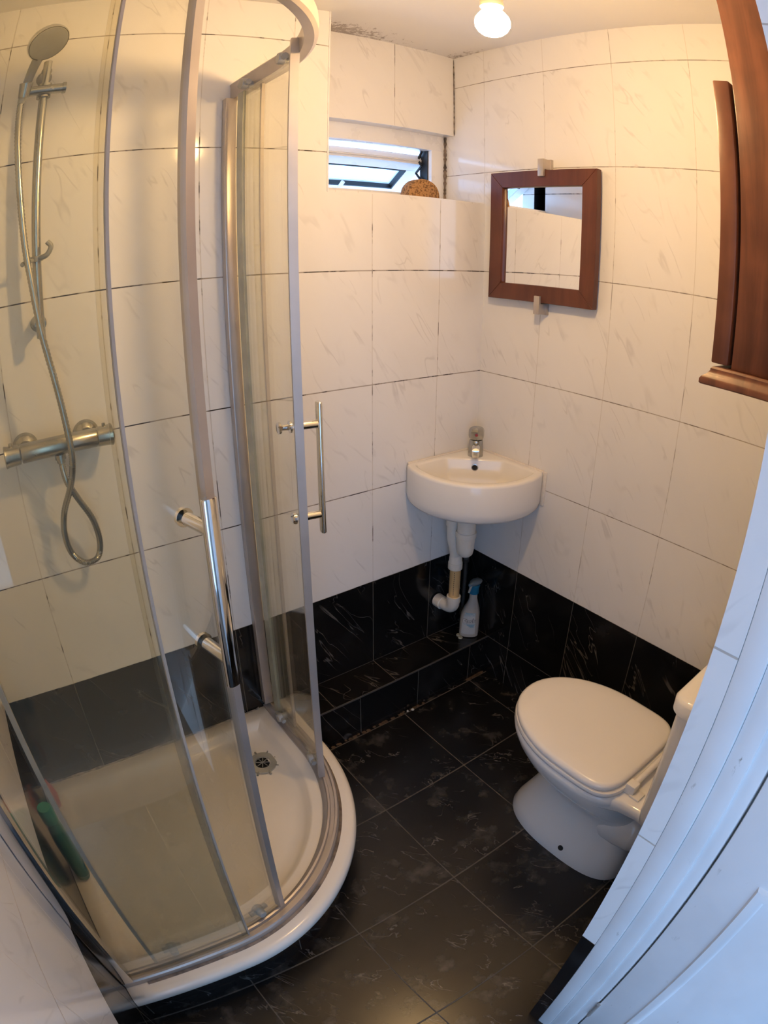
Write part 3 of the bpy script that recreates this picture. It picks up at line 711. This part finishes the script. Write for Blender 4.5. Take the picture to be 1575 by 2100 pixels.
b = B(); tube(b, smooth_path([(-0.147, -0.086, 0.365), (-0.147, -0.084, 0.340), (-0.148, -0.070, 0.326), (-0.150, -0.045, 0.323), (-0.152, -0.004, 0.323)], 6), 0.023, 22); lathe(b, (-0.147, -0.086, 0.378), (0, 0, -1), [(0, 0.0255), (0.022, 0.0255), (0.023, 0.023)], 24); lathe(b, (-0.152, -0.005, 0.323), (0, -1, 0), [(0, 0.0255), (0.03, 0.0255), (0.031, 0.023)], 24); obj('lower_elbow', b, M['pipe'], wq)
sv = thing('supply_pipe', (-0.075, -0.05, 0.35), 'dark grey water supply pipe with a valve in the corner below the basin', 'pipe')
b = B(); tube(b, [(-0.042, -0.030, 0.167), (-0.042, -0.030, 0.758)], 0.0075, 12); obj('pipe_run', b, plain('dull_pipe', (0.05, 0.046, 0.042), 0.5, 0.3), sv)
b = B(); tube(b, [(-0.042, -0.030, 0.46), (-0.042, -0.030, 0.51)], 0.012, 8); tube(b, [(-0.042, -0.030, 0.485), (-0.058, -0.046, 0.485)], 0.008, 8); obj('isolating_valve', b, plain('dull_valve', (0.07, 0.065, 0.06), 0.4, 0.6), sv)

# spray bottle on the ledge
sb = thing('spray_bottle', (-0.052, -0.083, ZL), 'white cleaning spray bottle with a blue collar standing on the black ledge', 'spray bottle')
rot = R(-42)
sx, sy = -0.052, -0.083
# the wide side of the bottle faces the doorway
b = B()
prof = [(0.026, 0.018, 0.0), (0.036, 0.024, 0.004), (0.037, 0.025, 0.02), (0.037, 0.025, 0.07), (0.035, 0.024, 0.10), (0.029, 0.022, 0.125), (0.020, 0.018, 0.148), (0.0155, 0.0155, 0.165), (0.0145, 0.0145, 0.192)]
rings(b, [superloop(sx + (0.006 * max(0, min(1, (z - 0.09) / 0.06))), sy - 0.004 * max(0, min(1, (z - 0.09) / 0.06)), rx, ry, ZL + z, 36, 2.3, rot) for rx, ry, z in prof])
obj('bottle_body', b, M['bottle'], sb)
def on_bottle(u, z, off=0.0):
    """point on the front of the bottle; u = sideways metres"""
    zz = z - ZL; rx = ry = None
    for (a0, c0, z0), (a1, c1, z1) in zip(prof, prof[1:]):
        if z0 <= zz <= z1:
            t = (zz - z0) / (z1 - z0); rx = a0 + (a1 - a0) * t; ry = c0 + (c1 - c0) * t; break
    e = 2.3; k = max(0.0, 1 - abs(u / rx) ** e) ** (1 / e)
    x, y = u, -(ry * k + off); sh = max(0, min(1, (zz - 0.09) / 0.06))
    return Vector((sx + 0.006 * sh + x * math.cos(rot) - y * math.sin(rot), sy - 0.004 * sh + x * math.sin(rot) + y * math.cos(rot), z))
def patch(u0, u1, z0, z1, off, t=0.0006, nu=10, nz=8, taper=0.0):
    b = B(); g = []
    for i in range(nz + 1):
        z = z0 + (z1 - z0) * i / nz; k = 1 - taper * (i / nz) ** 2
        g.append([b.verts.new(on_bottle((u0 + (u1 - u0) * j / nu) * k, z, off)) for j in range(nu + 1)])
    for i in range(nz):
        for j in range(nu): b.faces.new((g[i][j], g[i][j + 1], g[i + 1][j + 1], g[i + 1][j]))
    return b
lab = obj('label', patch(-0.0295, 0.0225, ZL + 0.018, ZL + 0.112, 0.0008, taper=0.25), M['label'], sb, label='blue and white printed label')
def text_on(txt, size, u, z, mat, parent, off, bold=0.0):
    cu = bpy.data.curves.new('lettering', 'FONT'); cu.body = txt; cu.size = size; cu.align_x = 'CENTER'; cu.align_y = 'CENTER'; cu.offset = bold; cu.extrude = 0.0
    t = bpy.data.objects.new('lettering_src', cu); C.objects.link(t)
    dg = bpy.context.evaluated_depsgraph_get(); me = bpy.data.meshes.new_from_object(t.evaluated_get(dg))
    bpy.data.objects.remove(t); bm = B(); bm.from_mesh(me); bpy.data.meshes.remove(me)
    bmesh.ops.triangulate(bm, faces=bm.faces)
    for v in bm.verts: v.co = on_bottle(u + v.co.x, z + v.co.y + v.co.x * 0.10, off)
    return obj('lettering', bm, mat, parent, 0)
text_on('Flash', 0.0245, -0.0025, ZL + 0.077, plain('label_navy', (0.01, 0.015, 0.03), 0.4), lab, 0.0016, 0.0011)
text_on('Flash', 0.0245, -0.0025, ZL + 0.077, plain('label_white', (0.75, 0.76, 0.76), 0.4), lab, 0.0024, 0.0001)
b = B(); lathe(b, (sx + 0.006, sy - 0.004, ZL + 0.192), (0, 0, 1), [(-0.004, 0.0165), (-0.003, 0.0185), (0.018, 0.0188), (0.028, 0.021), (0.034, 0.020)], 26); obj('collar', b, M['blue'], sb, label='blue collar')
b = B()
fd = Vector((-0.86, -0.25, 0.10)).normalized(); sdv = Vector((0.28, -0.96, 0)).normalized()
hc2 = Vector((sx + 0.010, sy - 0.004, ZL + 0.232)); lps = []
for t, w, h in ((-0.034, 0.007, 0.004), (-0.030, 0.014, 0.008), (-0.012, 0.019, 0.011), (0.010, 0.017, 0.011), (0.026, 0.010, 0.009), (0.036, 0.006, 0.0065), (0.041, 0.006, 0.006)):
    lps.append([hc2 + fd * t + sdv * (w * math.cos(2 * PI * i / 20)) + Vector((0, 0, 1)) * (h * math.sin(2 * PI * i / 20)) for i in range(20)])
rings(b, lps); obj('spray_head', b, plain('blue_grey_plastic', (0.20, 0.25, 0.28), 0.35), sb)
b = B(); q = hc2 + fd * 0.030 - Vector((0, 0, 0.004))
tube(b, smooth_path([q, q + fd * 0.006 - Vector((0, 0, 0.012)), q + fd * 0.015 - Vector((0, 0, 0.026))], 5), 0.0045, 10, rf=lambda i: 0.0055 - 0.0002 * i); obj('trigger', b, M['bottle'], sb)
for i, (x, y) in enumerate(((-0.088, -0.066), (-0.094, -0.083))):
    b = B(); lathe(b, (x, y, ZL + 0.0005), (0.1, 0, 1), [(0, 0.0085), (0.003, 0.009), (0.006, 0.0075), (0.006, 0.004), (0.002, 0.004)], 20)
    tag(obj('plastic_washer', b, plain('milky_plastic', (0.38, 0.40, 0.36), 0.25)), ('loose clear plastic washer on the ledge, nearer the wall' if i == 0 else 'loose clear plastic washer on the ledge, nearer the edge'), 'washer', 'loose washers beside the spray bottle')

# sponge on the window sill
b = B(); lps = []
for t, k in ((0.0, 0.86), (0.003, 0.96), (0.010, 1.0), (0.04, 1.0), (0.047, 0.96), (0.050, 0.86)):
    lps.append([(-0.185 + 0.064 * k * math.cos(PI * i / 15), 0.10 + t - 0.02, 1.713 + 0.068 * k * abs(math.sin(PI * i / 15)) ** 0.75) for i in range(16)])
rings(b, lps); tag(obj('bath_sponge', b, M['sponge'], None, 40), 'brown-yellow sponge standing on the window sill', 'sponge')

# ------------------------------------------------------------------ wall mirror
mi = thing('wall_mirror', (-0.02, -0.255, 1.405), 'square mirror in a red-brown wooden frame on the right wall', 'mirror')
y0, y1, z0, z1, fw = -0.455, -0.055, 1.407, 1.806, 0.050
b = B()
def mitre(bm, ya, yb, za, zb, w, x0, x1):
    # four bevelled bars meeting in mitres
    o = [(ya, za), (yb, za), (yb, zb), (ya, zb)]; i_ = [(ya + w, za + w), (yb - w, za + w), (yb - w, zb - w), (ya + w, zb - w)]
    for k in range(4):
        j = (k + 1) % 4; q = [o[k], o[j], i_[j], i_[k]]
        vs = [bm.verts.new((x, a, c)) for x in (x0, x1) for a, c in q]
        fs = [bm.faces.new([vs[n] for n in f]) for f in ((0, 1, 2, 3), (7, 6, 5, 4), (0, 4, 5, 1), (1, 5, 6, 2), (2, 6, 7, 3), (3, 7, 4, 0))]
        bmesh.ops.bevel(bm, geom=list({e for f in fs for e in f.edges}), offset=0.0012, segments=1, affect='EDGES')
mitre(b, y0, y1, z0, z1, fw, -0.034, -0.012); obj('frame', b, M['wood'], mi)
b = B(); box(b, -0.021, -0.0135, y0 + 0.045, y1 - 0.045, z0 + 0.045, z1 - 0.045); obj('mirror_glass', b, M['silver'], mi)
for zc, up in ((z1, 1), (z0, -1)):
    b = B(); ym = -0.262
    box(b, -0.012, 0.0, ym - 0.014, ym + 0.014, min(zc, zc + up * 0.036), max(zc, zc + up * 0.036), 0.001)
    box(b, -0.043, -0.0105, ym - 0.010, ym + 0.010, min(zc + up * 0.002, zc + up * 0.034), max(zc + up * 0.002, zc + up * 0.034), 0.001)
    box(b, -0.0434, -0.0345, ym - 0.0104, ym + 0.0104, min(zc - up * 0.02, zc + up * 0.034), max(zc - up * 0.02, zc + up * 0.0344), 0.001)
    obj('clip', b, M['alu'], mi, label='brushed metal clip')

# ------------------------------------------------------------------ toilet
to = thing('toilet', (-0.345, -0.95, 0.0), 'white toilet with closed lid and low cistern against the front wall', 'toilet')
TX = -0.350
def egg(z, yf, yb, hw, n=56, eb=3.2, ef=2.0, cx=TX, mid=0.42):
    """plan outline: rounded nose at yf, squarer rear at yb"""
    ym = yb + (yf - yb) * mid; out = []
    for i in range(n):
        a = 2 * PI * i / n; c, s_ = math.cos(a), math.sin(a); e = ef if s_ > 0 else eb
        x = hw * math.copysign(abs(c) ** (2 / e), c); y = (yf - ym if s_ > 0 else ym - yb) * math.copysign(abs(s_) ** (2 / e), s_)
        out.append((cx + x, ym + y, z))
    return out
b = B()
rings(b, [egg(0.0, -0.670, -1.115, 0.108, eb=3.0, ef=2.3, mid=.5), egg(0.015, -0.670, -1.115, 0.109, eb=3.0, ef=2.3, mid=.5), egg(0.05, -0.682, -1.110, 0.102, eb=3.0, ef=2.3, mid=.5), egg(0.10, -0.706, -1.10, 0.088, eb=2.8, ef=2.2, mid=.5), egg(0.15, -0.728, -1.09, 0.078, eb=2.6, mid=.5), egg(0.195, -0.738, -1.085, 0.076, eb=2.6, mid=.5), egg(0.225, -0.735, -1.085, 0.082, eb=2.6), egg(0.255, -0.712, -1.085, 0.105, eb=2.6), egg(0.29, -0.676, -1.085, 0.135, eb=2.6), egg(0.315, -0.652, -1.085, 0.152, eb=2.6),
          egg(0.34, -0.634, -1.08, 0.162, eb=2.6), egg(0.365, -0.626, -1.075, 0.170), egg(0.382, -0.624, -1.072, 0.173), egg(0.390, -0.628, -1.069, 0.169), egg(0.392, -0.65, -1.05, 0.15)])
# rear shelf that carries the cistern
lps = []
for y, hw, zl in ((-1.00, 0.150, 0.335), (-1.06, 0.128, 0.345), (-1.11, 0.124, 0.350), (-1.17, 0.135, 0.355), (-1.235, 0.150, 0.36)):
    zt = 0.391; lps.append([(TX - hw + 0.008, y, zl), (TX + hw - 0.008, y, zl), (TX + hw, y, zl + 0.01), (TX + hw, y, zt - 0.008), (TX + hw - 0.008, y, zt), (TX - hw + 0.008, y, zt), (TX - hw, y, zt - 0.008), (TX - hw, y, zl + 0.01)])
rings(b, lps)
# trap bulge at the rear of the foot
lps = [[(TX + r * math.cos(2 * PI * i / 20), y, zc + r * 1.05 * math.sin(2 * PI * i / 20)) for i in range(20)] for y, r, zc in ((-0.92, 0.060, 0.17), (-1.02, 0.075, 0.185), (-1.10, 0.068, 0.19), (-1.135, 0.052, 0.19), (-1.14, 0.03, 0.19))]
rings(b, lps)
obj('pan', b, M['ceramic'], to, 60)
b = B(); lathe(b, (TX - 0.1025, -0.93, 0.045), (-1, 0, 0.3), [(0.0, 0.009), (0.0022, 0.009), (0.0023, 0.0)], 16); obj('screw_hole', b, M['dark'], to)
b = B()
rings(b, [egg(0.3935, -0.632, -1.045, 0.168, eb=5.0, ef=2.05, mid=.40), egg(0.396, -0.628, -1.047, 0.172, eb=5.0, ef=2.05, mid=.40), egg(0.404, -0.626, -1.048, 0.174, eb=5.0, ef=2.05, mid=.40), egg(0.410, -0.628, -1.047, 0.172, eb=5.0, ef=2.05, mid=.40), egg(0.412, -0.635, -1.04, 0.166, eb=5.0, ef=2.05, mid=.40)])
obj('seat', b, M['seatp'], to, 50)
b = B()
rings(b, [egg(0.4135, -0.636, -1.034, 0.166, eb=5.0, ef=2.05, mid=.40), egg(0.416, -0.631, -1.038, 0.171, eb=5.0, ef=2.05, mid=.40), egg(0.424, -0.630, -1.039, 0.172, eb=5.0, ef=2.05, mid=.40), egg(0.431, -0.634, -1.036, 0.168, eb=5.0, ef=2.05, mid=.40), egg(0.434, -0.642, -1.030, 0.160, eb=5.0, ef=2.05, mid=.40), egg(0.435, -0.68, -1.0, 0.125, eb=5.0, ef=2.05, mid=.40), egg(0.4355, -0.78, -0.92, 0.05, eb=5.0, ef=2.05, mid=.40)])
obj('lid', b, M['seatp'], to, 50)
b = B(); tube(b, [(TX - 0.085, -1.056, 0.414), (TX + 0.085, -1.056, 0.414)], 0.009, 16)
for s_ in (-1, 1):
    box(b, TX + s_ * 0.085 - 0.013, TX + s_ * 0.085 + 0.013, -1.070, -1.042, 0.392, 0.424, 0.003)
    box(b, TX + s_ * 0.085 - 0.016, TX + s_ * 0.085 + 0.016, -1.092, -1.062, 0.3915, 0.398, 0.002)
obj('hinge', b, M['seatp'], to, label='white plastic hinge bar')
def rbox(z, x0, x1, ya, yb, r, bow=0.0, n=8):
    """plan outline with rounded corners and a bowed front (yb is the front)"""
    out = []
    for cx, cy, a0 in ((x1 - r, yb - r, 0), (x0 + r, yb - r, 90), (x0 + r, ya + r, 180), (x1 - r, ya + r, 270)):
        for i in range(n + 1):
            a = R(a0 + 90 * i / n); px, py = cx + r * math.cos(a), cy + r * math.sin(a)
            k = 1 - ((px - (x0 + x1) / 2) / ((x1 - x0) / 2)) ** 2
            out.append((px, py + (bow * k if py > (ya + yb) / 2 else 0), z))
    return out
b = B(); c0, c1 = TX - 0.172, TX + 0.172
rings(b, [rbox(0.392, c0 + 0.02, c1 - 0.02, -1.250, -1.135, 0.02), rbox(0.40, c0 + 0.010, c1 - 0.010, -1.255, -1.128, 0.022, 0.004), rbox(0.43, c0 + 0.006, c1 - 0.006, -1.258, -1.124, 0.024, 0.008), rbox(0.748, c0, c1, -1.26, -1.118, 0.026, 0.012)])
ci = obj('cistern', b, M['ceramic'], to, 50)
b = B()
rings(b, [rbox(0.7495, c0 - 0.004, c1 + 0.004, -1.261, -1.113, 0.028, 0.012), rbox(0.752, c0 - 0.008, c1 + 0.008, -1.2615, -1.108, 0.03, 0.013), rbox(0.778, c0 - 0.009, c1 + 0.009, -1.2615, -1.107, 0.031, 0.013), rbox(0.786, c0 - 0.004, c1 + 0.004, -1.2605, -1.112, 0.03, 0.012), rbox(0.790, c0 + 0.01, c1 - 0.01, -1.255, -1.125, 0.028, 0.01), rbox(0.793, c0 + 0.05, c1 - 0.05, -1.23, -1.16, 0.02, 0.0)])
obj('cistern_lid', b, M['ceramic'], ci, 50)
b = B(); lathe(b, (TX, -1.19, 0.793), (0, 0, 1), [(0, 0.022), (0.004, 0.021), (0.005, 0.0)], 24); obj('flush_button', b, M['chrome'], ci)
b = B(); lathe(b, (TX, -1.138, 0.19), (0, -1, 0), [(0, 0.066), (0.004, 0.072), (0.022, 0.072), (0.026, 0.062), (0.05, 0.061), (0.054, 0.068), (0.07, 0.068), (0.072, 0.058), (0.123, 0.058)], 32); obj('soil_connector', b, plain('pale_connector_plastic', (0.58, 0.62, 0.58), 0.35), to, label='greenish white pipe connector')

# ------------------------------------------------------------------ bathroom cabinet above the toilet
cb = thing('bathroom_cabinet', (-0.3, -1.2, 1.38), 'brown wooden wall cabinet above the toilet, seen from its side', 'cabinet')
kx0, kx1 = -0.57, -0.06
b = B(); box(b, kx0, kx1, YF, -1.090, 1.400, 2.13, 0.002)
obj('cabinet_body', b, M['cwood'], cb)
b = B(); box(b, kx0 - 0.002, kx1 + 0.002, -1.0845, -1.0555, 1.404, 1.862, 0.003); obj('cabinet_door', b, M['cwood'], cb)
b = B(); lathe(b, (kx0 + 0.22, -1.056, 1.62), (0, 1, 0), [(0, 0.006), (0.012, 0.006), (0.02, 0.013), (0.026, 0.010), (0.027, 0.0)], 18); obj('knob', b, M['cwood'], cb)
mp = [(-0.010, 1.400), (0.012, 1.400), (0.016, 1.397), (0.016, 1.394), (0.020, 1.389), (0.028, 1.384), (0.031, 1.380), (0.031, 1.374), (0.028, 1.372), (-0.010, 1.372)]
b = B()
pth = [(Vector((kx0, YF + 0.001, 0)), Vector((-1, 0, 0))), (Vector((kx0, -1.074, 0)), Vector((-1, 1, 0))), (Vector((kx1, -1.074, 0)), Vector((1, 1, 0))), (Vector((kx1, YF + 0.001, 0)), Vector((1, 0, 0)))]
sweep(b, pth, [(a * 0.8, z) for a, z in mp]); box(b, kx0 + 0.005, kx1 - 0.005, YF + 0.001, -1.08, 1.373, 1.399)
obj('base_moulding', b, M['cwood'], cb, label='curved base moulding')

# ------------------------------------------------------------------ light bulb
bl = thing('light_bulb', (-0.72, -0.733, 1.95), 'lit round bulb hanging from the ceiling in a pale holder', 'light bulb')
bx, by, bz = -0.720, -0.733, 1.955
b = B(); lathe(b, (bx, by, bz), (0, 0, 1), [(-0.0300, 0.0), (-0.0290, 0.008), (-0.025, 0.0170), (-0.018, 0.0242), (-0.008, 0.0292), (0.002, 0.0300), (0.011, 0.0280), (0.020, 0.0225), (0.028, 0.0165), (0.034, 0.0135)], 36); obj('bulb_glass', b, M['bulb'], bl)
b = B(); lathe(b, (bx, by, bz + 0.034), (0, 0, 1), [(0, 0.0145), (0.002, 0.020), (0.045, 0.019), (0.06, 0.012), (0.066, 0.005)], 28); obj('bulb_holder', b, plain('pale_holder', (0.62, 0.45, 0.32), 0.4), bl)
b = B(); tube(b, [(bx, by, bz + 0.098), (bx, by, ZC - 0.02)], 0.0035, 10); obj('cord', b, M['pvc'], bl)
b = B(); lathe(b, (bx, by, ZC), (0, 0, -1), [(0, 0.045), (0.004, 0.045), (0.02, 0.025), (0.024, 0.006)], 28); obj('ceiling_rose', b, M['pvc'], bl)

# ------------------------------------------------------------------ small litter
for i, (x, y) in enumerate(((-0.372, -0.148), (-0.392, -0.144))):
    b = B(); lathe(b, (x, y, 0.0), (0, 0, 1), [(0.0, 0.006 - 0.002 * i), (0.003, 0.005 - 0.002 * i), (0.005, 0.002)], 7)
    tag(obj('plaster_crumb', b, plain('crumb', (0.6, 0.57, 0.5), 0.8), None, 0), ('larger white crumb' if i == 0 else 'smaller white crumb') + ' on the floor against the pipe ledge', 'crumb', 'white crumbs by the ledge')
b = B()
for x0, x1 in ((-0.80, -0.31), (-0.10, -0.01)):
    n = 30
    for i in range(n):
        x = x0 + (x1 - x0) * (i + random.random()) / n
        lathe(b, (x, -0.1375 - random.random() * 0.006, 0.0), (0, 0, 1), [(0, 0.004 + random.random() * 0.005), (0.0012, 0.002)], 6)
o = obj('grime', b, M['grime'], None, 0); tag(o, 'brown grime gathered along the foot of the tiled ledge', 'grime'); o['kind'] = 'stuff'
